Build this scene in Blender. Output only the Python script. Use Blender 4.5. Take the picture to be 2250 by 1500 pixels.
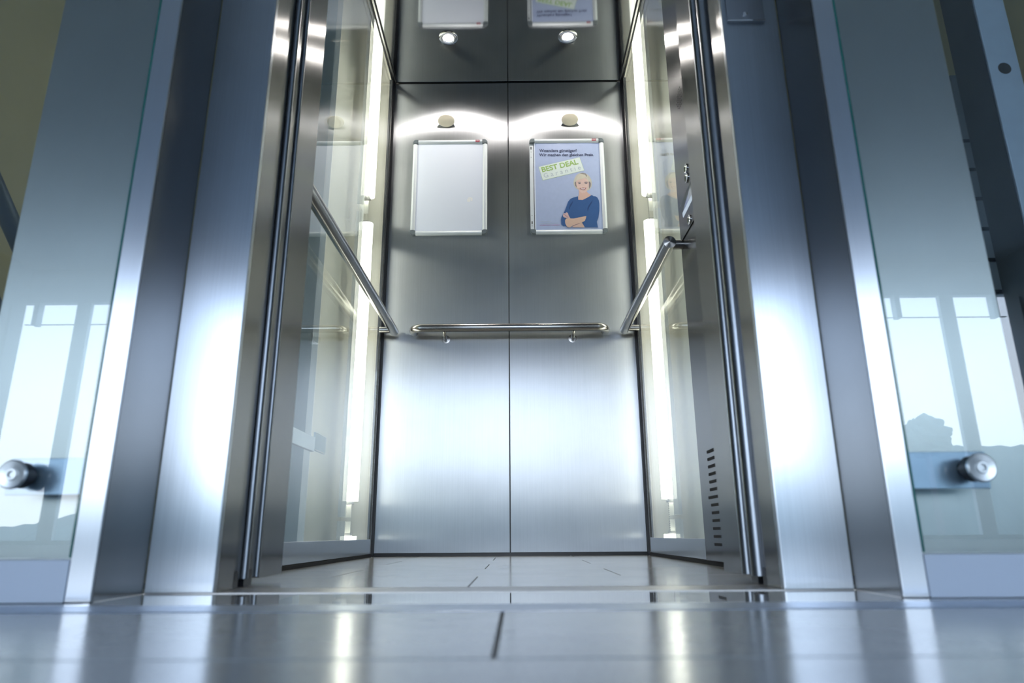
import bpy, bmesh, math, random
from mathutils import Vector, Matrix
random.seed(7)
for o in list(bpy.data.objects):
    bpy.data.objects.remove(o, do_unlink=True)
SC = bpy.context.scene
COL = SC.collection

# ------------------------------------------------------------------ camera
CR = Vector((0.999948, 0.008041, -0.00633)); CU = Vector((0.008288, -0.273482, 0.961841)); CF = Vector((-0.006003, 0.961843, 0.273534))
cam_data = bpy.data.cameras.new('camera'); cam = bpy.data.objects.new('camera', cam_data); COL.objects.link(cam)
cam.matrix_world = Matrix(((CR.x, CU.x, -CF.x, 0.0297), (CR.y, CU.y, -CF.y, 0.0), (CR.z, CU.z, -CF.z, 0.0814), (0, 0, 0, 1)))
cam_data.sensor_width = 36.0; cam_data.lens = 36.0 * 1491.96 / 2250.0
cam_data.clip_start = 0.02; cam_data.clip_end = 300
cam_data.dof.use_dof = True; cam_data.dof.focus_distance = 2.75; cam_data.dof.aperture_fstop = 4.0
SC.camera = cam

# ------------------------------------------------------------------ world, exposure
W = bpy.data.worlds.new('sky'); SC.world = W; W.use_nodes = True
wn = W.node_tree.nodes; wl = W.node_tree.links; wn.clear()
w_out = wn.new('ShaderNodeOutputWorld'); w_bg = wn.new('ShaderNodeBackground')
w_co = wn.new('ShaderNodeTexCoord'); w_sep = wn.new('ShaderNodeSeparateXYZ'); w_rmp = wn.new('ShaderNodeValToRGB')
wl.new(w_co.outputs['Generated'], w_sep.inputs[0]); wl.new(w_sep.outputs['Z'], w_rmp.inputs[0])
w_rmp.color_ramp.elements[0].position = 0.0; w_rmp.color_ramp.elements[0].color = (0.87, 0.94, 1.0, 1)
w_rmp.color_ramp.elements[1].position = 0.6; w_rmp.color_ramp.elements[1].color = (0.42, 0.62, 1.0, 1)
wl.new(w_rmp.outputs[0], w_bg.inputs[0]); w_bg.inputs[1].default_value = 6.6
wl.new(w_bg.outputs[0], w_out.inputs[0])
SC.view_settings.view_transform = 'Standard'; SC.view_settings.look = 'None'
SC.view_settings.exposure = 0.0; SC.view_settings.gamma = 1.0; SC.view_settings.use_curve_mapping = False

# ------------------------------------------------------------------ materials
def new_mat(name):
    m = bpy.data.materials.new(name); m.use_nodes = True
    nt = m.node_tree; b = nt.nodes['Principled BSDF']
    return m, nt, b
def setin(b, **kw):
    for k, v in kw.items():
        k = k.replace('_', ' ')
        if isinstance(v, tuple) and len(v) == 3: v = (*v, 1)
        b.inputs[k].default_value = v
def plain(name, col, rough=0.5, metal=0.0, var=0.04, scale=30, **kw):
    m, nt, b = new_mat(name)
    setin(b, Roughness=rough, Metallic=metal, **kw)
    n = nt.nodes.new('ShaderNodeTexNoise'); n.inputs['Scale'].default_value = scale; n.inputs['Detail'].default_value = 4
    co = nt.nodes.new('ShaderNodeTexCoord'); nt.links.new(co.outputs['Object'], n.inputs['Vector'])
    r = nt.nodes.new('ShaderNodeValToRGB')
    r.color_ramp.elements[0].position = .3; r.color_ramp.elements[1].position = .7
    r.color_ramp.elements[0].color = (*[c*(1-var) for c in col], 1); r.color_ramp.elements[1].color = (*[min(1, c*(1+var)) for c in col], 1)
    nt.links.new(n.outputs['Fac'], r.inputs[0]); nt.links.new(r.outputs[0], b.inputs['Base Color'])
    return m
def brushed(name, col=(.60, .61, .63), rough=.36, aniso=.92, streak=.10, along='Z', bump=.02):
    m, nt, b = new_mat(name); L = nt.links; N = nt.nodes.new
    setin(b, Metallic=1.0, Roughness=rough, Anisotropic=aniso)
    g = N('ShaderNodeNewGeometry'); cr = N('ShaderNodeVectorMath'); cr.operation = 'CROSS_PRODUCT'
    ax = N('ShaderNodeCombineXYZ')
    ax.inputs[{'X': 0, 'Y': 1, 'Z': 2}[along]].default_value = 1
    L.new(g.outputs['True Normal'], cr.inputs[0]); L.new(ax.outputs[0], cr.inputs[1])
    nm = N('ShaderNodeVectorMath'); nm.operation = 'NORMALIZE'; L.new(cr.outputs[0], nm.inputs[0])
    L.new(nm.outputs[0], b.inputs['Tangent'])
    mp = N('ShaderNodeMapping'); L.new(g.outputs['Position'], mp.inputs['Vector'])
    mp.inputs['Scale'].default_value = {'Z': (420, 420, 3), 'X': (3, 420, 420), 'Y': (420, 3, 420)}[along]
    n = N('ShaderNodeTexNoise'); n.inputs['Scale'].default_value = 1; n.inputs['Detail'].default_value = 5; n.inputs['Roughness'].default_value = .7
    L.new(mp.outputs[0], n.inputs['Vector'])
    n2 = N('ShaderNodeTexNoise'); n2.inputs['Scale'].default_value = 5; n2.inputs['Detail'].default_value = 5
    L.new(g.outputs['Position'], n2.inputs['Vector'])
    ad = N('ShaderNodeMath'); ad.operation = 'MULTIPLY_ADD'; L.new(n2.outputs['Fac'], ad.inputs[0]); ad.inputs[1].default_value = .5; 
    sc_ = N('ShaderNodeMath'); sc_.operation = 'MULTIPLY'; L.new(n.outputs['Fac'], sc_.inputs[0]); sc_.inputs[1].default_value = .5
    L.new(sc_.outputs[0], ad.inputs[2])
    r = N('ShaderNodeValToRGB'); r.color_ramp.elements[0].position = .3; r.color_ramp.elements[1].position = .7
    r.color_ramp.elements[0].color = (*[c*(1-streak) for c in col], 1); r.color_ramp.elements[1].color = (*[min(1, c*(1+streak)) for c in col], 1)
    L.new(ad.outputs[0], r.inputs[0]); L.new(r.outputs[0], b.inputs['Base Color'])
    rr = N('ShaderNodeMapRange'); rr.inputs['To Min'].default_value = rough*.9; rr.inputs['To Max'].default_value = rough*1.12
    L.new(ad.outputs[0], rr.inputs['Value']); L.new(rr.outputs[0], b.inputs['Roughness'])
    if bump:
        bp = N('ShaderNodeBump'); bp.inputs['Strength'].default_value = bump; bp.inputs['Distance'].default_value = .001
        L.new(n.outputs['Fac'], bp.inputs['Height']); L.new(bp.outputs[0], b.inputs['Normal'])
    return m
def glassy(name, tint=(.93, .97, .95), ior=1.52, rough=0.0, gain=1.0):
    m = bpy.data.materials.new(name); m.use_nodes = True; nt = m.node_tree; nt.nodes.clear(); N = nt.nodes.new; L = nt.links
    o = N('ShaderNodeOutputMaterial'); mx = N('ShaderNodeMixShader'); t = N('ShaderNodeBsdfTransparent'); g = N('ShaderNodeBsdfGlossy')
    t.inputs[0].default_value = (*tint, 1); g.inputs['Roughness'].default_value = rough; g.inputs['Color'].default_value = (1, 1, 1, 1)
    f = N('ShaderNodeFresnel'); f.inputs['IOR'].default_value = ior
    geo = N('ShaderNodeNewGeometry')      # fresnel as seen from outside on either side of a face
    bfx = N('ShaderNodeMix'); bfx.data_type = 'FLOAT'; L.new(geo.outputs['Backfacing'], bfx.inputs[0]); bfx.inputs[2].default_value = ior; bfx.inputs[3].default_value = 1/ior
    L.new(bfx.outputs[0], f.inputs['IOR'])
    mu = N('ShaderNodeMath'); mu.operation = 'MULTIPLY'; mu.use_clamp = True; mu.inputs[1].default_value = gain
    L.new(f.outputs[0], mu.inputs[0]); L.new(mu.outputs[0], mx.inputs[0]); L.new(t.outputs[0], mx.inputs[1]); L.new(g.outputs[0], mx.inputs[2]); L.new(mx.outputs[0], o.inputs[0])
    return m
def emis(name, col, s):
    m, nt, b = new_mat(name)
    setin(b, Base_Color=col, Roughness=.3, Emission_Color=col); b.inputs['Emission Strength'].default_value = s
    return m
def stone(name, c0, c1, rough, scale=6, bump=.0, ior=1.5):
    m, nt, b = new_mat(name); L = nt.links; N = nt.nodes.new
    setin(b, Roughness=rough, IOR=ior)
    g = N('ShaderNodeNewGeometry')
    a = N('ShaderNodeTexNoise'); a.inputs['Scale'].default_value = scale; a.inputs['Detail'].default_value = 8; a.inputs['Roughness'].default_value = .6
    c = N('ShaderNodeTexNoise'); c.inputs['Scale'].default_value = scale*45; c.inputs['Detail'].default_value = 3
    for q in (a, c): L.new(g.outputs['Position'], q.inputs['Vector'])
    mx = N('ShaderNodeMath'); mx.operation = 'MULTIPLY_ADD'; L.new(c.outputs['Fac'], mx.inputs[0]); mx.inputs[1].default_value = .35
    m2 = N('ShaderNodeMath'); m2.operation = 'MULTIPLY'; L.new(a.outputs['Fac'], m2.inputs[0]); m2.inputs[1].default_value = .65; L.new(m2.outputs[0], mx.inputs[2])
    r = N('ShaderNodeValToRGB'); r.color_ramp.elements[0].position = .35; r.color_ramp.elements[1].position = .65
    r.color_ramp.elements[0].color = (*c0, 1); r.color_ramp.elements[1].color = (*c1, 1)
    L.new(mx.outputs[0], r.inputs[0]); L.new(r.outputs[0], b.inputs['Base Color'])
    rr = N('ShaderNodeMapRange'); rr.inputs['To Min'].default_value = rough*.7; rr.inputs['To Max'].default_value = rough*1.35; L.new(a.outputs['Fac'], rr.inputs['Value']); L.new(rr.outputs[0], b.inputs['Roughness'])
    if bump:
        bp = N('ShaderNodeBump'); bp.inputs['Strength'].default_value = bump; bp.inputs['Distance'].default_value = .0006
        L.new(c.outputs['Fac'], bp.inputs['Height']); L.new(bp.outputs[0], b.inputs['Normal'])
    return m

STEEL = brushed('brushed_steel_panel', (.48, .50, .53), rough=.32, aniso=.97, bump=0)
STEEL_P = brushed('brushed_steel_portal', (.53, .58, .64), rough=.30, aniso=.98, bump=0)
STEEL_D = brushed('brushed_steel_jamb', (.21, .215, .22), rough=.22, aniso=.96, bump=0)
STEEL_C = brushed('polished_steel_ceiling', (.42, .43, .44), rough=.06, aniso=.0, streak=.03, along='Y', bump=0)
STEEL_R = brushed('satin_steel_rail', (.46, .45, .44), rough=.20, aniso=0, streak=.05, bump=0)
STEEL_F = brushed('satin_steel_strip', (.60, .64, .69), rough=.30, aniso=.95, streak=.04, bump=0)
STEEL_E = brushed('satin_door_edge', (.27, .30, .34), rough=.30, aniso=0, streak=.03, bump=0)
CHROME = plain('chrome', (.80, .80, .82), .06, 1.0, .01)
ALU = plain('anodised_aluminium', (.66, .70, .73), .42, .25, .02)
STEEL_M = plain('satin_stainless_disc', (.50, .54, .56), .3, .9, .02)
ALU_TRIM = plain('dull_aluminium_trim', (.42, .50, .62), .35, .9, .08, 60)
BLACK = plain('black_rubber', (.008, .009, .013), .4)
DARK = plain('dark_recess', (.015, .016, .02), .7)
CREAM = plain('cream_paint', (.88, .86, .77), .55, 0, .02, 4)
WHITE_CH = plain('white_lacquered_channel', (.93, .93, .88), .4, 0, .01)
PALEBLUE = plain('pale_blue_paint', (.62, .74, .79), .5, 0, .03, 3)
CLAD = brushed('grey_cladding', (.46, .495, .515), rough=.38, aniso=.8, streak=.04)
OLIVE = plain('olive_cream_render', (.56, .52, .33), .8, 0, .06, 3)
WHITE_BASE = plain('white_plinth_laminate', (.38, .45, .55), .35, 0, .01, 3)
BLUEGREY = plain('blue_grey_steel', (.34, .46, .62), .3, .6, .04)
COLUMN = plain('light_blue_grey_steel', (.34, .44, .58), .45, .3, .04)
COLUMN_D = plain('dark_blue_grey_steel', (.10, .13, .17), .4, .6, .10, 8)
GLASS_OUT = glassy('landing_glass', (.89, .91, .90), 1.58, 0, 1.0)
GLASS_CAR = glassy('car_glass', (.95, .975, .96), 1.50)
GLASS_EDGE = plain('green_glass_edge', (.015, .10, .09), .1, 0, .1)
STONE_CAR = stone('beige_grey_floor_tile', (.30, .285, .26), (.40, .385, .36), .16, 5)
STONE_HALL = stone('blue_grey_hall_tile', (.17, .20, .23), (.26, .295, .325), .19, 5, .12)
STONE_SILL = stone('polished_threshold_stone', (.20, .21, .22), (.26, .27, .28), .025, 8)
GROUT = plain('dark_grout', (.12, .13, .14), .8)
METAL_SILL = plain('door_sill_aluminium', (.42, .42, .42), .35, .8, .05)
TUBE = emis('fluorescent_tube_glow', (1.0, .97, .87), 7.0)
LAMP = emis('halogen_lamp_glow', (1.0, .93, .86), 600.0)
GREYPL = plain('grey_plastic_corner', (.13, .155, .17), .4)
RED = plain('dark_red_label', (.32, .02, .05), .5)
SHEET = plain('white_backing_sheet', (.74, .78, .88), .18, 0, .01, 2)
CREAM_CAP = plain('cream_translucent_cap', (.85, .76, .62), .3, 0, .05, 20)
HALL_CEIL = plain('grey_ceiling_board', (.38, .41, .44), .8, 0, .03, 1)
HALL_WALL = plain('pale_slatted_wall', (.34, .38, .40), .7, 0, .03, 2)
MULLION = plain('grey_mullion', (.45, .50, .52), .5)
ADDED_CARPET = plain('added_charcoal_mat', (.03, .033, .036), .95, 0, .2, 200)  # for the added mat that darkens the hall floor
HILL = plain('wooded_hill', (.10, .14, .13), .9, 0, .3, .3)
GROUND = plain('ground_outside', (.42, .44, .42), .9, 0, .1, .2)
WHITE_INK = plain('white_ink', (.80, .80, .80), .5)
PLATE_D = brushed('dark_cover_plate', (.30, .33, .37), rough=.3, aniso=.4)

# ------------------------------------------------------------------ mesh helpers
def bx(bm, x0, x1, y0, y1, z0, z1):
    x0, x1 = min(x0, x1), max(x0, x1); y0, y1 = min(y0, y1), max(y0, y1); z0, z1 = min(z0, z1), max(z0, z1)
    v = [bm.verts.new(p) for p in ((x0,y0,z0),(x1,y0,z0),(x1,y1,z0),(x0,y1,z0),(x0,y0,z1),(x1,y0,z1),(x1,y1,z1),(x0,y1,z1))]
    fs = [bm.faces.new([v[i] for i in f]) for f in ((3,2,1,0),(4,5,6,7),(0,1,5,4),(1,2,6,5),(2,3,7,6),(3,0,4,7))]
    return v, fs
def frame(d, up=Vector((0, 0, 1))):
    d = d.normalized()
    if abs(d.dot(up)) > .95: up = Vector((1, 0, 0))
    a = d.cross(up).normalized(); return a, a.cross(d).normalized()
def tube(bm, path, r, seg=24, cap=True, cone=0.0):
    pts = [Vector(p) for p in path]; rings = []
    dirs = [(pts[min(i+1, len(pts)-1)] - pts[max(i-1, 0)]).normalized() for i in range(len(pts))]
    a, b = frame(dirs[0])
    for i, p in enumerate(pts):
        if i: 
            a = (a - dirs[i]*a.dot(dirs[i])).normalized(); b = a.cross(dirs[i]).normalized()
        rr = r[i] if isinstance(r, (list, tuple)) else r
        rings.append([bm.verts.new(p + a*math.cos(t)*rr + b*math.sin(t)*rr) for t in [2*math.pi*k/seg for k in range(seg)]])
    for q, s in zip(rings, rings[1:]):
        for k in range(seg): bm.faces.new((q[k], q[(k+1) % seg], s[(k+1) % seg], s[k])).smooth = True
    if cap:
        for ring, p, d in ((rings[0], pts[0], -dirs[0]), (rings[-1], pts[-1], dirs[-1])):
            c = bm.verts.new(p + d*cone)
            for k in range(seg): bm.faces.new((ring[k], ring[(k+1) % seg], c))
def lathe(bm, centre, axis, prof, seg=40):
    # prof: list of (distance along axis, radius)
    c = Vector(centre); ax = Vector(axis).normalized(); a, b = frame(ax); rings = []
    for h, r in prof:
        if r < 1e-6: rings.append([bm.verts.new(c + ax*h)])
        else: rings.append([bm.verts.new(c + ax*h + a*math.cos(t)*r + b*math.sin(t)*r) for t in [2*math.pi*k/seg for k in range(seg)]])
    for q, s in zip(rings, rings[1:]):
        for k in range(seg):
            k2 = (k+1) % seg
            if len(q) == 1 and len(s) == 1: continue
            if len(q) == 1: f = bm.faces.new((q[0], s[k], s[k2]))
            elif len(s) == 1: f = bm.faces.new((q[k], q[k2], s[0]))
            else: f = bm.faces.new((q[k], q[k2], s[k2], s[k]))
            f.smooth = True
def obj(name, bm, m, parent=None, bevel=0, mats=None, seg=2):
    bmesh.ops.recalc_face_normals(bm, faces=bm.faces[:])
    for e in bm.edges:
        if len(e.link_faces) == 2 and e.calc_face_angle(0) > math.radians(38): e.smooth = False
        if any(not f.smooth for f in e.link_faces): e.smooth = False
    me = bpy.data.meshes.new(name); bm.to_mesh(me); bm.free()
    for k in (mats or [m]): me.materials.append(k)
    o = bpy.data.objects.new(name, me); COL.objects.link(o)
    if parent: 
        o.parent = parent; o.matrix_parent_inverse = Matrix.Translation(parent.location).inverted()
    if bevel:
        bv = o.modifiers.new('bevel', 'BEVEL'); bv.width = bevel; bv.segments = seg; bv.limit_method = 'ANGLE'
    return o
def tag(o, label=None, cat=None, group=None, kind=None):
    if label: o['label'] = label
    if cat: o['category'] = cat
    if group: o['group'] = group
    if kind: o['kind'] = kind
    return o
def thing(name, label, cat, loc, group=None):
    o = bpy.data.objects.new(name, None); COL.objects.link(o); o.location = loc; o.empty_display_size = .05
    return tag(o, label, cat, group)
def struct(name, bm, m, bevel=0, mats=None): return tag(obj(name, bm, m, None, bevel, mats), kind='structure')
def box(name, m, dims, parent=None, bevel=0):
    bm = bmesh.new(); bx(bm, *dims); return obj(name, bm, m, parent, bevel)
def sbox(name, m, dims, bevel=0): return tag(box(name, m, dims, None, bevel), kind='structure')

CZ = 2.2; CYB = 2.836; CXW = .5503; PH = 2.5   # car height, back wall, half width; portal height
SIDE = {-1: 'left', 1: 'right'}

# ------------------------------------------------------------------ floors
def tiles(bm, x0, x1, y0, y1, z1, rows, joints, gap=.0028, th=.02):
    for (ya, yb), xs in zip(rows, joints):
        e = [x0] + [x for x in xs if x0 < x < x1] + [x1]
        for a, b in zip(e, e[1:]):
            v, fs = bx(bm, a+gap/2, b-gap/2, ya+gap/2, yb-gap/2, z1-th, z1)
bm = bmesh.new()
rows = []; js = []
y = 1.175; k = 0
while y < CYB - .01:
    yb = min(y+.298, CYB+.02); rows.append((y, yb)); js.append([-.052, -.052-.592, .54] if k % 2 == 0 else [-.352, .24]); y = yb; k += 1
tiles(bm, -.548, .548, 0, 0, 0, rows, js)
v, fs = bx(bm, -.548, .548, 1.176, CYB, -.022, -.0015)
for f in fs: f.material_index = 1
struct('floor', bm, None, mats=[STONE_CAR, GROUT])
bm = bmesh.new()
rows = []; js = []; y = .806; k = 0
while y > -6:
    rows.append((y-.30, y)); js.append([.0125 + .6*(k % 2) + 1.2*i for i in range(-5, 6)]); y -= .30; k += 1
tiles(bm, -6, 6, 0, 0, 0, rows, js, gap=.0045)
v, fs = bx(bm, -6, 6, -6, .805, -.022, -.0007)
for f in fs: f.material_index = 1
struct('floor', bm, None, mats=[STONE_HALL, GROUT])
for s in (-1, 1): tag(box('floor', STONE_HALL, (s*.526, s*6, .8885, .945, -.02, -.0005)), kind='structure')
tag(box('added_mat', ADDED_CARPET, (-5.9, 5.9, -5.95, -.62, .0005, .006)), 'wide dark matting, added on the unseen hall floor to darken its reflections', 'mat')  # added out of view so the floor does not mirror the bright sky
tag(box('threshold_strip', ALU_TRIM, (-1.6, 1.6, .81, .888, -.01, .0005), None, .0025), 'dull aluminium strip across the hall floor in front of the lift threshold', 'floor trim')
ts = thing('door_threshold', 'polished stone and metal threshold at the foot of the open lift doors', 'threshold', (0, .98, -.02))
box('polished_slab', STONE_SILL, (-.5255, .5255, .889, 1.064, -.02, .0), ts, .0012)
box('edge_strip', METAL_SILL, (-.5255, .5255, 1.0645, 1.070, -.02, .001), ts)
box('door_sill', METAL_SILL, (-.60, .60, 1.0705, 1.168, -.02, .0), ts)
box('floor_joint', GROUT, (-.548, .548, 1.1685, 1.174, -.02, -.0015), ts)

# ------------------------------------------------------------------ car back wall
bm = bmesh.new(); bx(bm, -.57, .57, CYB+.004, CYB+.03, 0, CZ+.02)
wb = struct('wall_back', bm, BLACK)
for s in (-1, 1):
    o = box('steel_panel', STEEL, (s*.0022, s*.5455, CYB-.002, CYB+.003, .013, CZ-.006), wb, .0008)
    o['label'] = '%s brushed steel back panel of the lift car' % SIDE[s]
# ceiling
bm = bmesh.new(); bx(bm, -.538, .538, 1.38, CYB-.004, CZ, CZ+.02)
cl = struct('ceiling', bm, STEEL_C)
for s in (-1, 1):
    t = thing('ceiling_edge_profile', 'dark and steel edge profile along the %s side of the lift ceiling' % SIDE[s], 'ceiling trim', (s*.55, 2.1, CZ-.01))
    box('outer_seal', BLACK, (s*.5525, s*.5585, 1.38, CYB-.006, CZ-.013, CZ+.01), t)
    box('steel_bar', STEEL_R, (s*.5425, s*.5523, 1.38, CYB-.006, CZ-.009, CZ+.01), t, .0015)
    box('inner_seal', BLACK, (s*.5385, s*.5423, 1.38, CYB-.006, CZ-.004, CZ+.01), t)
# ------------------------------------------------------------------ car sides
for s in (-1, 1):
    y0 = 1.40 if s < 0 else 1.936
    y1 = 2.788
    w = tag(box('window_%d' % (1 if s < 0 else 2), GLASS_CAR, (s*.556, s*.564, y0, y1, .068, CZ-.014)), kind='structure')
    p = thing('corner_post', 'slim steel post with black seals in the %s rear corner of the lift' % SIDE[s], 'corner profile', (s*.556, 2.81, 0))
    box('glass_seal', BLACK, (s*.5535, s*.566, 2.789, 2.799, .0, CZ-.014), p)
    box('steel_face', STEEL_R, (s*.5525, s*.566, 2.7995, 2.822, .0, CZ-.014), p, .001)
    box('wall_seal', BLACK, (s*.5460, s*.566, 2.8225, 2.838, .0, CZ-.007), p)
    tag(box('baseboard_%s' % SIDE[s], STEEL_F, (s*.552, s*.564, y0, 2.788, .011, .0672), None, .001), kind='structure')
    b2 = tag(box('trim_%d' % (1 if s < 0 else 2), DARK, (s*.549, s*.562, 1.40, 2.80, -.001, .0105)), kind='structure')
    # cream panels of the light recess beside the glass
    c = thing('light_recess', 'cream painted recess behind the %s side glass of the lift car' % SIDE[s], 'light recess', (s*.68, 2.6, 0))
    ys = 2.375 if s < 0 else 1.80
    box('back_panel', CREAM, (s*.700, s*.712, ys, 2.90, .02, 2.70), c)
    box('end_panel', CREAM, (s*.575, s*.6995, 2.886, 2.90, .02, 2.70), c)
    if s < 0: box('edge_lip', WHITE_CH, (s*.690, s*.712, ys-.006, ys-.0005, .02, 2.70), c)
    # lamps: three battens one above the other
    for k, (za, zb) in enumerate(((.0, .135), (.150, 1.425), (1.455, 2.69))):
        if k == 0: za = .03
        L_ = ['lowest, just above the steel skirting', 'long one below the seam', 'long one above the seam', ''][k]
        t = thing('fluorescent_light', 'white fluorescent batten behind the %s lift glass, %s' % (SIDE[s], L_), 'light fitting', (s*.62, 2.70, za), 'fluorescent battens beside the lift car')
        bm = bmesh.new(); bx(bm, s*.640, s*.652, 2.648, 2.742, za, zb); bx(bm, s*.622, s*.640, 2.648, 2.653, za, zb); bx(bm, s*.622, s*.640, 2.737, 2.742, za, zb)
        obj('channel', bm, WHITE_CH, t, .001)
        bm = bmesh.new()
        e0 = .06 if k else .0; e1 = .04
        if k == 0: e1 = .055
        tube(bm, [(s*.611, 2.695, za+e0), (s*.611, 2.695, zb-e1)], .024, 24)
        obj('lamp_tube', bm, TUBE, t)
        for z_ in ((za+e0-.012, za+e0), (zb-e1, zb-e1+.012)):
            if z_[0] > za: box('lamp_holder', METAL_SILL, (s*.606, s*.640, 2.680, 2.710, *z_), t, .002)
# bead chain by the right hand tube, one object: nobody could count the beads
bm = bmesh.new()
for i in range(300):
    z = .09 + i*.0068
    lathe(bm, (.600, 2.638, z), (0, 0, 1), [(-.0022, 0), (-.0012, .0019), (.0012, .0019), (.0022, 0)], 6)
tag(obj('ball_chain', bm, GREYPL), 'fine dark ball chain hanging beside the right fluorescent tubes', 'chain', kind='stuff')
# glass bracket seen through the left pane
t = thing('glass_bracket', 'pale clamp bracket behind the left side glass of the lift', 'bracket', (-.60, 2.1, .33))
box('arm', STEEL_F, (-.592, -.58, 1.80, 2.05, .325, .368), t, .001)
bm = bmesh.new(); bx(bm, -.586, -.58, 2.052, 2.165, .330, .385); obj('clamp_plate', bm, PALEBLUE, t, .001)
bm = bmesh.new()
for d in ((-.5798, -.578, 2.052, 2.165, .330, .333), (-.5798, -.578, 2.052, 2.165, .382, .385), (-.5798, -.578, 2.162, 2.165, .333, .382)): bx(bm, *d)
obj('bright_edge', bm, WHITE_CH, t)

# ------------------------------------------------------------------ operating panel on the right wall
op = thing('operating_panel', 'tall brushed steel lift control column with vent slots by the right door jamb', 'control panel', (.55, 1.66, 0))
box('column_plate', STEEL_D, (.540, .558, 1.375, 1.934, .012, CZ-.014), op, .001)
box('cover_plate', STEEL_D, (.5365, .5395, 1.62, 1.905, .938, CZ-.05), op, .0008)
bm = bmesh.new()
for i in range(13):
    z = .054 + i*.0197; ln = .066 if i != 6 else .085
    bx(bm, .5378, .5402, 1.835-ln if i != 6 else 1.835-ln+.02, 1.835 if i != 6 else 1.855, z-.0035, z+.0035)
obj('vent_slots', bm, DARK, op)
bm = bmesh.new()
for i in range(7):
    for j in range(7):
        if (i-3)**2+(j-3)**2 < 12: lathe(bm, (.5364, 1.80+.010*(i-3)+.005*(j % 2), 1.365+.010*(j-3)), (-1, 0, 0), [(-.0005, .0024), (.0004, .0024), (.0004, 0)], 8)
obj('speaker_grille', bm, DARK, op)
bm = bmesh.new()
v = [bm.verts.new(p) for p in ((.5364,1.68,1.07),(.5364,1.870,1.040),(.5364,1.870,.995),(.5364,1.68,1.0),(.528,1.68,1.05),(.528,1.86,1.03),(.532,1.86,1.005),(.532,1.68,1.01))]
for f in ((4,5,6,7),(0,1,5,4),(1,2,6,5),(2,3,7,6),(3,0,4,7)): bm.faces.new([v[i] for i in f])
obj('display_hood', bm, CHROME, op)
for z, nm, y_ in ((.955, 'key_switch', 1.80), (1.085, 'call_button', 1.79), (1.115, 'call_button', 1.79)):
    bm = bmesh.new(); lathe(bm, (.5364, y_, z), (-1, 0, 0), [(0, .015), (.004, .015), (.005, .012), (.003, .010), (.003, 0)], 28); obj(nm, bm, CHROME, op)
# car wall in front of the left glass
for s in (-1, 1):
    tag(box('wall_front', STEEL_D, (s*.424, s*.572, 1.2535, 1.37, .012, CZ)), kind='structure')
tag(box('wall_front', STEEL_D, (-.60, .60, 1.258, 1.37, CZ+.001, CZ+.15)), kind='structure')

# ------------------------------------------------------------------ hand rails
def rail_side(s):
    t = thing('handrail', 'round satin steel handrail along the %s glass side of the lift' % SIDE[s], 'handrail', (s*.4955, 2.3, .927), 'lift handrails')
    y0 = 1.89 if s > 0 else 1.45
    bm = bmesh.new(); tube(bm, [(s*.4955, y0, .927), (s*.4955, 2.802, .927)], .0192, 32, cone=.004)
    obj('rail', bm, STEEL_R, t)
    for y_ in (1.912 if s > 0 else 1.50, 2.776):
        bm = bmesh.new(); tube(bm, [(s*.505, y_, .927), (s*.5535 if y_ > 2.5 or s < 0 else s*.5395, y_, .927)], .0145, 24); obj('bracket', bm, STEEL_R, t)
rail_side(-1); rail_side(1)
t = thing('handrail', 'horizontal satin steel handrail with bent ends across the rear wall of the lift', 'handrail', (0, 2.77, .93), 'lift handrails')
R_ = .042; pth = [(-.414, CYB-.001, .93), (-.414, 2.765+R_, .93)]
pth += [(-.414+R_-R_*math.cos(a), 2.765+R_-R_*math.sin(a), .93) for a in [math.pi/2*i/10 for i in range(1, 11)]]
pth += [(-p[0]+.003, p[1], p[2]) for p in reversed(pth)]
bm = bmesh.new(); tube(bm, pth, .0178, 28, cap=False); obj('rail', bm, STEEL_R, t)
for x in (-.275, .275):
    bm = bmesh.new(); tube(bm, [(x, 2.765, .915), (x, 2.775, .903), (x, 2.79, .898), (x, CYB-.001, .898)], .0075, 16); lathe(bm, (x, CYB-.002, .898), (0, -1, 0), [(0, .018), (.004, .018), (.005, 0)], 24)
    obj('bracket', bm, STEEL_R, t)

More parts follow.
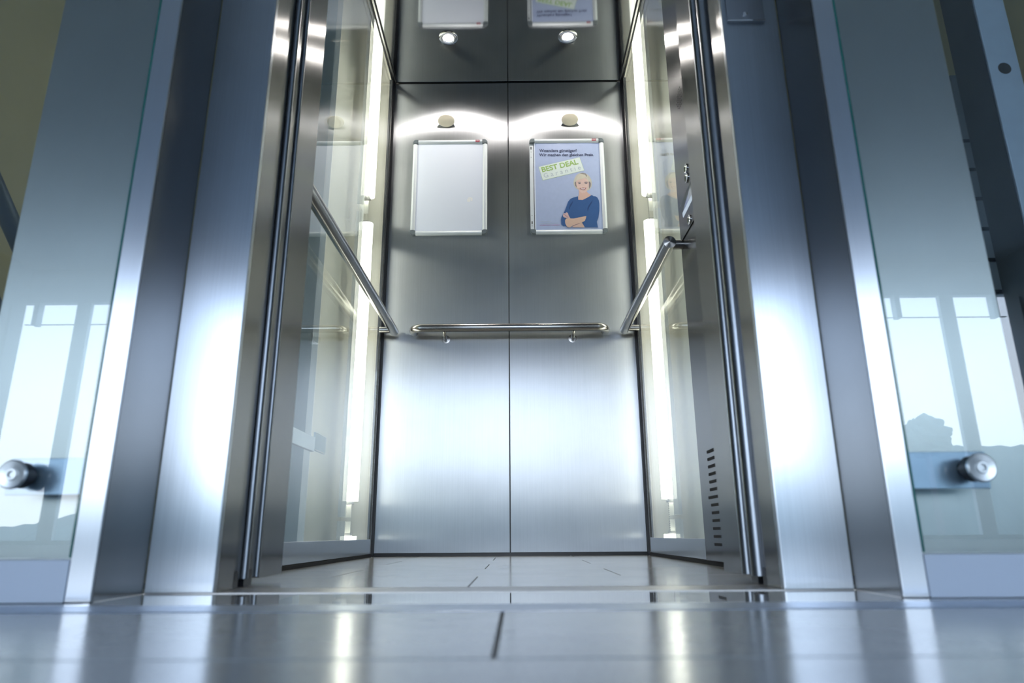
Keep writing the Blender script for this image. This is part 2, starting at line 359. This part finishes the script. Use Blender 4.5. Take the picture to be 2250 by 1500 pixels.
# ------------------------------------------------------------------ ceiling lamps and wall caps
for s, x in ((-1, -.259), (1, .269)):
    t = thing('downlight', 'small lit halogen downlight with chrome ring in the lift ceiling, %s one' % SIDE[s], 'ceiling light', (x, 2.522, CZ), 'halogen downlights')
    bm = bmesh.new(); lathe(bm, (x, 2.522, CZ), (0, 0, -1), [(.0, .0415), (.002, .0415), (.005, .037), (.006, .031), (.004, .024), (.001, .0225)], 48); obj('ring', bm, CHROME, t)
    bm = bmesh.new(); lathe(bm, (x, 2.522, CZ), (0, 0, -1), [(.001, .022), (.003, .018), (.0045, .010), (.005, 0)], 40); obj('lamp', bm, LAMP, t)
    # oval caps on the wall
    t = thing('wall_cap', 'small oval cream dish on the %s steel back panel above the snap frame' % SIDE[s], 'wall cap', (s*.293, CYB-.003, 1.972), 'oval caps on the back wall')
    bm = bmesh.new(); seg = 40; TA = math.radians(41); ctr = Vector((s*.293, CYB-.0262, 1.971))
    ex = Vector((1, 0, 0)); ey = Vector((0, -math.cos(TA), math.sin(TA))); en = ey.cross(ex)
    if en.z > 0: en = -en
    rings = []
    for h, r in ((-.002, .98), (0, 1.0), (.0015, .96), (.0025, .80), (.004, .45), (.0045, 0)):
        rings.append([bm.verts.new(ctr + ex*.0405*r*math.cos(a) + ey*.029*r*math.sin(a) + en*h) for a in [2*math.pi*k/seg for k in range(seg)]] if r else [bm.verts.new(ctr + en*h)])
    for q, w_ in zip(rings, rings[1:]):
        for k in range(seg):
            f = bm.faces.new((q[k], q[(k+1) % seg], w_[(k+1) % seg], w_[k])) if len(w_) > 1 else bm.faces.new((q[k], q[(k+1) % seg], w_[0]))
            f.smooth = True
    bm.faces.new(rings[0])
    obj('dish', bm, CREAM_CAP, t)
    bm = bmesh.new()
    r0 = [bm.verts.new(ctr + ex*.0405*math.cos(a) + ey*.029*math.sin(a) - en*.0022) for a in [2*math.pi*k/seg for k in range(seg)]]
    r1 = [bm.verts.new((ctr.x+(v.co.x-ctr.x)*.8, CYB-.0021, ctr.z+.004+(v.co.z-ctr.z)*.3)) for v in r0]
    for k in range(seg): bm.faces.new((r0[k], r0[(k+1) % seg], r1[(k+1) % seg], r1[k])).smooth = True
    bm.faces.new(r1); bm.faces.new(list(reversed(r0)))
    obj('back_shell', bm, STEEL_C, t)

# ------------------------------------------------------------------ snap frames
def ink(col, rough=.35):
    key = 'ink_%d_%d_%d' % tuple(int(c*255) for c in col)
    return bpy.data.materials.get(key) or plain(key, col, rough, 0, .02, 60)
def flat_poly(bm, pts, cx, y, cz, mi, th=.0002):
    a = [bm.verts.new((cx+p[0], y, cz+p[1])) for p in pts]; b = [bm.verts.new((cx+p[0], y+th, cz+p[1])) for p in pts]
    f = bm.faces.new(a); f.material_index = mi
    f = bm.faces.new(list(reversed(b))); f.material_index = mi
    n = len(a)
    for i in range(n):
        f = bm.faces.new((a[i], b[i], b[(i+1) % n], a[(i+1) % n])); f.material_index = mi
def text_mesh(name, txt, m, parent, x, y, z, width, angle=0.0, bold=0.0, spacing=1.0, height=None):
    cu = bpy.data.curves.new('t', 'FONT'); cu.body = txt; cu.size = 1; cu.offset = bold; cu.space_character = spacing; cu.extrude = .004; cu.resolution_u = 4
    to = bpy.data.objects.new('t', cu); COL.objects.link(to); bpy.context.view_layer.update()
    me = bpy.data.meshes.new_from_object(to.evaluated_get(bpy.context.evaluated_depsgraph_get()))
    bpy.data.objects.remove(to)
    xs = [v.co.x for v in me.vertices]; ys = [v.co.y for v in me.vertices]
    k = width/(max(xs)-min(xs)); ky = k if height is None else height/(max(ys)-min(ys)) ; x0 = min(xs)
    y0 = 0 if height is None else min(ys)
    ca, sa = math.cos(angle), math.sin(angle)
    for v in me.vertices:
        u = (v.co.x-x0)*k; w = (v.co.y-y0)*ky; d = v.co.z*k
        v.co = (x+u*ca-w*sa, y-abs(d) if v.co.z > 0 else y, z+u*sa+w*ca)
    me.name = name; me.materials.clear(); me.materials.append(m)
    o = bpy.data.objects.new(name, me); COL.objects.link(o); o.parent = parent; o.matrix_parent_inverse = Matrix.Translation(parent.location).inverted() if parent.type == 'EMPTY' else (parent.matrix_parent_inverse.copy() if False else Matrix())
    return o
def attach(o, par, root):
    # par is a mesh in world coordinates whose parent chain only cancels the root's offset
    o.parent = par; o.matrix_parent_inverse = Matrix()
    return o
def snap_frame(cx, cz, label, open_left):
    t = thing('snap_frame', label, 'poster frame', (cx, CYB-.003, cz-.245), 'snap frames on the back wall')
    yb = CYB-.0026; hw, hh = .1755, .245; rw = .0215; cr = .0245
    def prof_rail(x0, x1, z0, z1, vert, flat=False):
        bm = bmesh.new(); n = 8; rings = []
        for e in (0, 1):
            ring = []
            for i in range(n+1):
                u = i/n; h = (.0035 if flat else .004+.009*math.sin(math.pi*(.12+.80*u))) 
                if vert: ring.append(bm.verts.new((x0+(x1-x0)*u, yb-h, (z0, z1)[e])))
                else: ring.append(bm.verts.new(((x0, x1)[e], yb-h, z0+(z1-z0)*u)))
            if vert: ring += [bm.verts.new((x1, yb, (z0, z1)[e])), bm.verts.new((x0, yb, (z0, z1)[e]))]
            else: ring += [bm.verts.new(((x0, x1)[e], yb, z1)), bm.verts.new(((x0, x1)[e], yb, z0))]
            rings.append(ring)
        N = len(rings[0])
        for i in range(N):
            f = bm.faces.new((rings[0][i], rings[0][(i+1) % N], rings[1][(i+1) % N], rings[1][i])); f.smooth = i < n
        bm.faces.new(rings[0]); bm.faces.new(list(reversed(rings[1])))
        return bm
    L, Rr, T, B = cx-hw, cx+hw, cz+hh, cz-hh
    obj('rail', prof_rail(L+.001, L+rw-(.004 if open_left else 0), B+cr, T-cr, True, open_left), ALU, t)
    if open_left:
        box('clip_groove', DARK, (L+rw-.0038, L+rw-.0012, yb-.003, yb, B+cr, T-cr), t)
        for dz in (.178, .150, -.150, -.202):
            bm = bmesh.new(); lathe(bm, (L+.008, yb-.0034, cz+dz), (0, -1, 0), [(-.0005, .0017), (.0003, .0017), (.0003, 0)], 10); obj('rivet', bm, DARK, t)
        for dz in (.198, -.186): box('spring_clip', DARK, (L+.006, L+.010, yb-.0042, yb-.0034, cz+dz-.007, cz+dz+.007), t)
    obj('rail', prof_rail(Rr-.001, Rr-rw, B+cr, T-cr, True), ALU, t)
    tr = obj('rail', prof_rail(L+cr, Rr-cr, T-.001, T-rw, False), ALU, t)
    obj('rail', prof_rail(L+cr, Rr-cr, B+.001, B+rw, False), ALU, t)
    for sx in (-1, 1):
        for sz in (-1, 1):
            bm = bmesh.new(); X, Z = cx+sx*hw, cz+sz*hh; r = .016
            pts = [(X-sx*cr, Z), (X-sx*r, Z)] + [(X-sx*r+sx*r*math.sin(a), Z-sz*r+sz*r*math.cos(a)) for a in [math.pi/2*i/6 for i in range(1, 6)]] + [(X, Z-sz*r), (X, Z-sz*cr), (X-sx*rw, Z-sz*cr), (X-sx*rw, Z-sz*(rw)), (X-sx*cr, Z-sz*rw)]
            pts = [pts[i] for i in range(len(pts))]
            a = [bm.verts.new((p[0], yb, p[1])) for p in pts]; b = [bm.verts.new((p[0], yb-.0095, p[1])) for p in pts]
            cxm = sum(p[0] for p in pts)/len(pts); czm = sum(p[1] for p in pts)/len(pts)
            c = [bm.verts.new((cxm+(p[0]-cxm)*.78, yb-.0145, czm+(p[1]-czm)*.78)) for p in pts]
            n = len(pts)
            for i in range(n):
                j = (i+1) % n; bm.faces.new((a[i], a[j], b[j], b[i])); bm.faces.new((b[i], b[j], c[j], c[i]))
            bm.faces.new(c); bm.faces.new(list(reversed(a)))
            obj('corner_cap', bm, GREYPL, t)
    lg = box('maker_label', RED, (cx+.119, cx+.139, yb-.0139, yb-.0125, T-.0165, T-.0055), t)
    lt = text_mesh('label_text', 'nobo', WHITE_INK, t, cx+.1208, yb-.0140, T-.0125, .016)
    attach(lt, lg, t)
    return t, yb, (L+rw-.001, Rr-rw+.001, B+rw-.001, T-rw+.001)
t, yb, (l, r, b, u) = snap_frame(-.273, 1.634, 'empty snap frame with blank white sheet on the left back panel', False)
sh = box('blank_sheet', SHEET, (l, r, yb-.004, yb-.0005, b, u), t)
bm = bmesh.new(); bx(bm, -.19, -.176, yb-.0045, yb-.0041, 1.556, 1.571); bx(bm, -.174, -.166, yb-.0045, yb-.0041, 1.560, 1.576); bx(bm, -.186, -.172, yb-.0045, yb-.0041, 1.573, 1.578)
attach(obj('white_smudge', bm, WHITE_INK), sh, t)  # small white patches on the blank sheet
t, yb, (l, r, b, u) = snap_frame(.275, 1.634, 'snap frame with blue advertising poster of a blonde person in a blue jumper', True)
po = box('poster', ink((.40, .47, .68), .25), (l, r, yb-.004, yb-.0005, b, u), t)
box('poster_margin', ink((.62, .68, .80)), (l, l+.006, yb-.0044, yb-.0041, b, u), t).name = 'sheet_edge'
PP = {
'hair_back':[(0.0506,-0.0239),(0.039,-0.0157),(0.0303,-0.0035),(0.0271,0.0108),(0.0285,0.025),(0.0335,0.0392),(0.0413,0.0534),(0.0526,0.0625),(0.0655,0.0655),(0.0801,0.0643),(0.0926,0.057),(0.1031,0.0446),(0.1099,0.0302),(0.1119,0.0119),(0.1104,-0.0043),(0.1045,-0.0164),(0.0969,-0.0244),(0.0895,-0.0273)],
'neck':[(0.0505,-0.0259),(0.0603,-0.0321),(0.0858,-0.0303),(0.0919,-0.0385),(0.1068,-0.0507),(0.0882,-0.0625),(0.0679,-0.0753),(0.0462,-0.0741),(0.0468,-0.0561),(0.0504,-0.0461)],
'face':[(0.0404,0.0249),(0.0552,0.0329),(0.081,0.0377),(0.0934,0.0284),(0.0984,0.0161),(0.0981,-0.0022),(0.0936,-0.0163),(0.0867,-0.0303),(0.0783,-0.0373),(0.0691,-0.0392),(0.0601,-0.0371),(0.0523,-0.027),(0.0463,-0.0178),(0.0412,-0.0056),(0.0384,0.0086)],
'ear_shade_l':[(0.0327,0.0148),(0.0384,0.0208),(0.0389,0.0066),(0.0412,-0.0056),(0.0414,-0.0117),(0.035,-0.0015)],
'ear_shade_r':[(0.0986,0.0202),(0.104,0.0181),(0.1072,0.0079),(0.1049,-0.0063),(0.099,-0.0184),(0.0977,-0.0042)],
'fringe':[(0.0385,0.0229),(0.0446,0.0432),(0.056,0.0574),(0.0709,0.0634),(0.0836,0.0612),(0.0907,0.0529),(0.0938,0.0386),(0.0968,0.0222),(0.0882,0.0345),(0.0829,0.0407),(0.0698,0.0327),(0.0551,0.0298),(0.044,0.0258)],
'hair_dark':[(0.0562,0.0615),(0.071,0.065),(0.0855,0.0616),(0.0909,0.0509),(0.0894,0.0427),(0.0816,0.055),(0.0671,0.0589)],
'eye_l':[(0.0487,0.0126),(0.0546,0.0145),(0.0618,0.0124),(0.0572,0.0088),(0.0517,0.0093)],
'eye_r':[(0.0773,0.0123),(0.0847,0.0146),(0.0928,0.0125),(0.0881,0.0089),(0.0809,0.0094)],
'brow_l':[(0.0464,0.0156),(0.0529,0.019),(0.0629,0.0165),(0.0619,0.0153),(0.0529,0.0172),(0.0473,0.0142)],
'brow_r':[(0.0756,0.0163),(0.0858,0.0199),(0.0957,0.0161),(0.0947,0.0145),(0.0857,0.0179),(0.0765,0.0149)],
'nose':[(0.0639,-0.0079),(0.0702,-0.0104),(0.0775,-0.008),(0.0741,-0.0128),(0.0682,-0.0132)],
'mouth':[(0.0537,-0.0118),(0.0609,-0.0155),(0.0699,-0.0164),(0.0791,-0.0145),(0.0847,-0.0113),(0.0822,-0.0182),(0.077,-0.0222),(0.0697,-0.0237),(0.0625,-0.021),(0.0572,-0.0175)],
'teeth':[(0.059,-0.0163),(0.0699,-0.0176),(0.08,-0.0157),(0.0771,-0.0197),(0.0698,-0.0211),(0.0626,-0.019)],
'sweater':[(0.0462,-0.0741),(0.0661,-0.0753),(0.0882,-0.0635),(0.1086,-0.0507),(0.1174,-0.0568),(0.1247,-0.0569),(0.1335,-0.062),(0.1402,-0.0771),(0.1421,-0.0951),(0.1407,-0.1289),(0.1348,-0.1644),(0.1267,-0.1859),(0.131,-0.2134),(0.072,-0.2128),(0.062,-0.1931),(0.0622,-0.1872),(0.0732,-0.1795),(0.0794,-0.1559),(0.0487,-0.1625),(0.0234,-0.1682),(0.0054,-0.168),(-0.0125,-0.1668),(-0.0182,-0.1766),(-0.0177,-0.1923),(-0.0118,-0.2061),(-0.0261,-0.2059),(-0.0348,-0.196),(-0.036,-0.1744),(-0.0339,-0.1607),(-0.0226,-0.141),(-0.0109,-0.1114),(-0.0011,-0.0836),(0.0102,-0.0687),(0.023,-0.0628),(0.045,-0.0561)],
'fold_l':[(0.0015,-0.1175),(0.0075,-0.0977),(0.0226,-0.0779),(0.0185,-0.0938),(0.009,-0.1096),(0.0031,-0.1255)],
'fold_r':[(0.0921,-0.1045),(0.1036,-0.0867),(0.113,-0.0768),(0.1051,-0.0947),(0.0936,-0.1145),(0.0874,-0.1343),(0.0861,-0.1204)],
'hand':[(-0.0245,-0.147),(-0.0217,-0.1411),(-0.0154,-0.1431),(-0.0126,-0.1382),(-0.0081,-0.1372),(-0.0037,-0.1412),(0.0004,-0.1551),(0.0072,-0.168),(-0.0036,-0.1679),(-0.016,-0.1648),(-0.0249,-0.1598),(-0.0268,-0.1529)],
'finger_gap':[(-0.0218,-0.145),(-0.0147,-0.15),(-0.0034,-0.162),(-0.0049,-0.1633),(-0.0166,-0.1526),(-0.0227,-0.1474)],
'forearm':[(-0.0172,-0.1746),(-0.0107,-0.1678),(0.0234,-0.1682),(0.0487,-0.1625),(0.0803,-0.1569),(0.0762,-0.1717),(0.0713,-0.1814),(0.0549,-0.1901),(0.0332,-0.1967),(0.0151,-0.2044),(0.0041,-0.2121),(-0.0066,-0.211),(-0.0143,-0.2002),(-0.0172,-0.1864)],
'forearm2':[(0.0186,-0.2064),(0.0368,-0.1968),(0.0585,-0.1888),(0.0653,-0.201),(0.0711,-0.2128),(0.022,-0.2123),(0.0131,-0.2092)],
'arm_shade':[(0.0151,-0.2044),(0.0332,-0.1967),(0.0549,-0.1897),(0.044,-0.1959),(0.0259,-0.2025),(0.0168,-0.2067)],
'label':[(-0.1326,0.0983),(0.059,0.1459),(0.078,0.0777),(-0.1149,0.0292)],
'label_edge':[(-0.1339,0.0991),(0.0597,0.1474),(0.0794,0.077),(-0.1156,0.0273)],
'paper':[(-0.1467,0.2131),(0.1512,0.2097),(0.1544,-0.2148),(-0.1511,-0.2117)],
'text1':[(-0.1292,0.1773),(0.0474,0.1753)],
'text1b':[(-0.129,0.1877),(-0.1292,0.1773)],
'text2':[(-0.1296,0.1549),(0.1267,0.152)],
'BD':[(-0.1161,0.0708),(0.0538,0.1115)],
'BDtop':[(-0.1198,0.0898),(0.0493,0.1307)],
'Gar':[(-0.1072,0.0404),(0.0647,0.084)],
'small1':[(-0.1331,-0.183),(-0.0834,-0.1835)],
'small2':[(-0.1332,-0.1913),(-0.0522,-0.1922)],
'small3':[(-0.1334,-0.1993),(-0.0425,-0.2002)],
'logo':[(0.1214,0.2353),(0.1387,0.2234)],
}
YP = yb-.0044; CX, CZ_ = .275, 1.634
inks = {'hair_back': (.52, .50, .44), 'neck': (.62, .42, .36), 'face': (.66, .48, .44), 'ear_shade_l': (.22, .19, .20), 'ear_shade_r': (.20, .17, .19), 'fringe': (.58, .54, .46), 'hair_dark': (.30, .27, .26),
        'eye_l': (.16, .16, .22), 'eye_r': (.16, .16, .22), 'brow_l': (.42, .34, .34), 'brow_r': (.38, .31, .32), 'nose': (.50, .32, .30), 'mouth': (.42, .17, .18), 'teeth': (.80, .76, .80),
        'sweater': (.04, .105, .28), 'fold_l': (.022, .06, .18), 'fold_r': (.022, .06, .18), 'hand': (.62, .44, .44), 'finger_gap': (.38, .20, .25), 'forearm': (.60, .42, .34), 'forearm2': (.58, .41, .35), 'arm_shade': (.22, .15, .18),
        'label_edge': (.42, .55, .33), 'label': (.66, .74, .72)}
order = ['hair_back', 'neck', 'face', 'ear_shade_l', 'ear_shade_r', 'fringe', 'hair_dark', 'brow_l', 'brow_r', 'eye_l', 'eye_r', 'nose', 'mouth', 'teeth', 'sweater', 'fold_l', 'fold_r', 'forearm2', 'arm_shade', 'forearm', 'hand', 'finger_gap']
mats = []; bm = bmesh.new()
for i, k in enumerate(order):
    mats.append(ink(inks[k])); flat_poly(bm, PP[k], CX, YP-.00012*i, CZ_, i, .0001)
attach(obj('printed_person', bm, None, mats=mats), po, t)
bm = bmesh.new(); flat_poly(bm, PP['label_edge'], CX, YP, CZ_, 0); flat_poly(bm, PP['label'], CX, YP-.0003, CZ_, 1)
attach(obj('printed_badge', bm, None, mats=[ink(inks['label_edge']), ink(inks['label'])]), po, t)
INK_D = ink((.045, .06, .13), .6); INK_G = ink((.30, .47, .13)); INK_L = ink((.42, .48, .56)); INK_R = ink((.45, .10, .25))
for nm, txt, m_, k, w_, ang, bold, sp, h in (('headline_text', 'Woanders günstiger?', INK_D, (-.1292, .1773), .1766, -.011, .028, 1.0, None), ('headline_text', 'Wir machen den gleichen Preis.', INK_D, (-.1296, .1549), .2563, -.011, .028, 1.0, None),
                                        ('badge_text', 'BEST DEAL', INK_G, (-.1161, .0708), .1743, .2357, .022, 1.0, None), ('badge_text', 'Garantie', INK_L, (-.1072, .0404), .1774, .2481, -.006, 1.55, None)):
    attach(text_mesh(nm, txt, m_, po, CX+k[0], YP-.0007, CZ_+k[1], w_, ang, bold, sp, h), po, t)
bm = bmesh.new(); rnd = random.Random(3)
for mi, z, x1_ in ((0, -.183, -.083), (0, -.1917, -.052), (1, -.2, -.043)):
    x = -.133
    while x < x1_:
        w_ = rnd.uniform(.0016, .004); flat_poly(bm, [(x, z), (x+w_, z), (x+w_, z+rnd.uniform(.0016, .0030)), (x, z+.0022)], CX, YP-.0003, CZ_, mi); x += w_+rnd.uniform(.0006, .0016)
attach(obj('fine_print', bm, None, mats=[INK_L, INK_R]), po, t)

# ------------------------------------------------------------------ landing door portal
for s in (-1, 1):
    t = thing('door_portal', 'stepped brushed steel portal jamb on the %s side of the lift opening' % SIDE[s], 'door frame', (s*.49, 1.0, 0), 'steel portal jambs')
    box('outer_strip', STEEL_F, (s*.5262, s*.560, .935, .9395, .0, PH), t, .0012)
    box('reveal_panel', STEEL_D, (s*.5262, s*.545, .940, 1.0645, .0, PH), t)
    box('front_plate', STEEL_P, (s*.422, s*.526, 1.065, 1.078, .0, PH), t, .0022)
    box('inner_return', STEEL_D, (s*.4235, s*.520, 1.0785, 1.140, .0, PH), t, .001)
    # landing door leaf and car door leaf, slid back into their pockets
    d = thing('door_leaf', 'open steel landing door leaf, slid back beside the %s jamb' % SIDE[s], 'lift door', (s*.48, 1.17, .012), 'open lift door leaves')
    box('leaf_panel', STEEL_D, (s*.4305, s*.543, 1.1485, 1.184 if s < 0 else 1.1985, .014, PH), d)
    bm = bmesh.new(); tube(bm, [(s*.426, 1.190, .014), (s*.426, 1.190, PH)] if s < 0 else [(.4275, 1.182, .014), (.4275, 1.182, PH)], .0065 if s < 0 else .0135, 24); obj('edge_profile', bm, STEEL_E, d)
    box('rear_fold', STEEL_D, (s*.4285, s*.543, 1.141, 1.1482, .014, PH), d)
    box('gap_shade', BLACK, (s*.432, s*.543, 1.150, 1.181, .0005, .0135), d)  # black block painting the shade of the gap under the leaf
    bm = bmesh.new(); lathe(bm, (s*.4302, 1.165, .0195), (-s, 0, 0), [(0, .0085), (.0008, .0085), (.001, 0)], 24); obj('rubber_buffer', bm, BLACK, d)
    d = thing('door_leaf', 'open steel car door leaf, inner one on the %s side' % SIDE[s], 'lift door', (s*.48, 1.225, .012), 'open lift door leaves')
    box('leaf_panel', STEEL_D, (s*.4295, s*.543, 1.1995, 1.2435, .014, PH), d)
    bm = bmesh.new(); tube(bm, [(s*.427, 1.2475 if s < 0 else 1.238, .014), (s*.427, 1.2475 if s < 0 else 1.238, PH)], .0105 if s > 0 else .0045, 24); obj('edge_profile', bm, STEEL_E, d)
    box('gap_shade', BLACK, (s*.431, s*.543, 1.203, 1.238, .0005, .0135), d)  # dark gap under the car door leaf, shade as a black block
    bm = bmesh.new(); lathe(bm, (s*.4292, 1.222, .020), (-s, 0, 0), [(0, .0085), (.0008, .0085), (.001, 0)], 24); obj('rubber_buffer', bm, BLACK if s < 0 else GREYPL, d)
tag(box('trim_3', STEEL_P, (-.56, .56, .935, 1.14, PH+.001, PH+.35)), kind='structure')
t = thing('cover_plate', 'dark steel cover plate with one screw high on the right portal jamb', 'cover plate', (.458, 1.064, 1.0))
box('plate', PLATE_D, (.430, .500, 1.0605, 1.0645, 1.004, 1.22), t, .0006)
box('lower_lip', CHROME, (.430, .500, 1.0585, 1.0645, 1.0005, 1.0036), t)
bm = bmesh.new(); lathe(bm, (.4645, 1.0605, 1.017), (0, -1, 0), [(0, .0045), (.0015, .004), (.002, 0)], 20); obj('screw', bm, CHROME, t)

# ------------------------------------------------------------------ landing glass, cladding, shaft
for s in (-1, 1):
    tag(box('window_%d' % (3 if s < 0 else 4), GLASS_OUT, (s*.5665, s*2.4, .938, .946, .056, PH)), kind='structure')
    tag(box('trim_%d' % (4 if s < 0 else 5), GLASS_EDGE, (s*.5605, s*.566, .940, .952, .056, PH)), kind='structure')
    tag(box('baseboard_%s_hall' % SIDE[s], WHITE_BASE, (s*.5605, s*2.4, .934, .975, .0, .053), None, .001), kind='structure')
    t = thing('glass_fixing', 'round steel point fixing low on the %s landing glass' % SIDE[s], 'glass fixing', (s*.644, .915, .163), 'point fixings on the landing glass')
    bm = bmesh.new(); lathe(bm, (s*.644, .912, .163), (0, 1, 0), [(0.002, 0), (.002, .0035), (-.0005, .0045), (-.0005, .0075), (.0012, .0085), (-.0002, .0175), (.0012, .0192), (.005, .0192), (.006, .013)], 40); obj('disc', bm, STEEL_M, t)
    bm = bmesh.new(); lathe(bm, (s*.644, .9175, .163), (0, 1, 0), [(0, 0), (0, .0172), (.018, .0172), (.020, .012), (.030, .012)], 32); obj('stem', bm, BLACK, t)
    box('back_plate', BLUEGREY, (s*.5665, s*.676, .950, .956, .138, .188), t, .0008)
    c = thing('cladding_panel', 'grey steel cladding standing behind the %s landing glass' % SIDE[s], 'wall cladding', (s*.67, 1.1, 0), 'cladding beside the lift portal')
    box('panel', CLAD, (s*.5455, s*.772, .995, 1.04, .0, 3.28), c, .002)
    box('side_return', CLAD, (s*.755, s*.771, 1.0405, 1.36, .0, 3.28), c)
    # shaft
    tag(box('wall_%s' % SIDE[s], OLIVE, (s*1.50, s*1.56, .98, 3.4, -.1, 3.3)), kind='structure')
    tag(box('wall_%s_hall' % SIDE[s], HALL_WALL, (s*2.4005, s*6.1, .93, 1.05, -.1, 3.3)), kind='structure')
sb = tag(box('wall_back_shaft', PALEBLUE, (-1.56, 1.56, 3.4, 3.46, -.1, 3.3)), kind='structure')
tag(box('floor', DARK, (-1.56, 1.56, 1.37, 3.4, -.2, -.1)), kind='structure')
tag(box('floor', HALL_WALL, (-6.1, 6.1, .93, 1.36, -.2, -.1)), kind='structure')
# right shaft column
t = thing('guide_column', 'light blue-grey steel column with a black hole behind the right landing glass', 'steel column', (1.12, 1.35, -.1))
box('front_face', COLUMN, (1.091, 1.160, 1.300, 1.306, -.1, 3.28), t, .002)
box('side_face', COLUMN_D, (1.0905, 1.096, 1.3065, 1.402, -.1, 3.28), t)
bm = bmesh.new(); lathe(bm, (1.125, 1.3, 1.075), (0, -1, 0), [(0, .0145), (.0006, .0145), (.0008, 0)], 28); obj('bolt_hole', bm, BLACK, t)
t = thing('cable_tray', 'stack of dark vent plates on the shaft behind the right landing glass', 'vent stack', (1.25, 1.62, .6))
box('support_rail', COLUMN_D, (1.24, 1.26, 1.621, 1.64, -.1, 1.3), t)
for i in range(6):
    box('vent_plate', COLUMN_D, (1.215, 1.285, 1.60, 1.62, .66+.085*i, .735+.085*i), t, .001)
# diagonal braces on the left
for k, (p, q, lab) in enumerate((((-1.30, 1.30, 1.165), (-1.30, 2.30, .29), 'upper dark diagonal brace in the shaft behind the left landing glass'), ((-1.30, 1.30, .93), (-1.30, 2.30, .06), 'lower dark diagonal brace in the shaft behind the left landing glass'))):
    bm = bmesh.new(); tube(bm, [p, q], .024, 20); tag(obj('diagonal_brace', bm, COLUMN_D), lab, 'brace', 'diagonal braces in the shaft')

# ------------------------------------------------------------------ the hall behind the viewer
tag(box('ceiling', HALL_CEIL, (-6.1, 6.1, -6.1, 3.46, 3.30, 3.4)), kind='structure')
for s in (-1, 1):
    bm = bmesh.new(); bx(bm, s*6.0, s*6.1, -6.0, .93, -.1, 3.3)
    y = -5.9
    while y < .9: bx(bm, s*5.97, s*6.0, y, y+.16, .0, 2.75); y += .25
    struct('wall_%s_slats' % SIDE[s], bm, HALL_WALL)
bm = bmesh.new()
for x in (-5.3, -2.65, 0, 2.65, 5.3): bx(bm, x-.085, x+.085, -6.08, -6.02, 0, 2.87)
for x in (-5.86, -4.68, 4.68, 5.86): bx(bm, x-.03, x+.03, -6.08, -5.98, 2.58, 2.87)
bx(bm, -6, 6, -6.05, -6.03, 2.590, 2.60); bx(bm, -6, 6, -6.05, -6.0, 0, .05)
struct('window_5', bm, MULLION)
tag(box('wall_front_hall', HALL_CEIL, (-6.1, 6.1, -6.1, -6.0, 2.87, 3.3)), kind='structure')
bm = bmesh.new(); n = 160; prev = None
prof = [(-1.3, .03), (-.78, .004), (-.70, .016), (-.62, .034), (-.4, .052), (0, .07), (.4, .10), (.58, .115), (1.3, .13)]
def hz(u):
    for (a, ha), (b, hb) in zip(prof, prof[1:]):
        if a <= u <= b: return ha+(hb-ha)*(u-a)/(b-a)
    return .05
for i in range(n+1):
    u = -1.25+2.5*i/n; h = hz(u)*42 + .08 + .25*rnd.random()*(1 if i % 2 else .4)
    cur = (bm.verts.new((u*42, -40-6, -1)), bm.verts.new((u*42, -40, h)), bm.verts.new((u*42, -34, -1)))
    if prev:
        bm.faces.new((prev[0], prev[1], cur[1], cur[0])); bm.faces.new((prev[1], prev[2], cur[2], cur[1]))
    prev = cur
struct('hills', bm, HILL)
t = thing('tree', 'small dark round-crowned tree standing outside beyond the hall window', 'tree', (16.1, -25, -1))
bm = bmesh.new(); bmesh.ops.create_icosphere(bm, subdivisions=4, radius=1.0)
for v in bm.verts:
    k_ = 1 + .16*math.sin(v.co.x*9+1)*math.sin(v.co.z*8) + .10*math.sin(v.co.y*17+v.co.z*13); v.co = Vector((16.1+v.co.x*.85*k_, -25+v.co.y*.85*k_, 3.7+v.co.z*.75*k_))
obj('crown', bm, HILL, t)
bm = bmesh.new(); tube(bm, [(16.1, -25, -1), (16.1, -25, 3.2)], [.16, .09], 12); obj('trunk', bm, GREYPL, t)
tag(box('ground', GROUND, (-60, 60, -60, -6.2, -1.1, -1.0)), kind='structure')
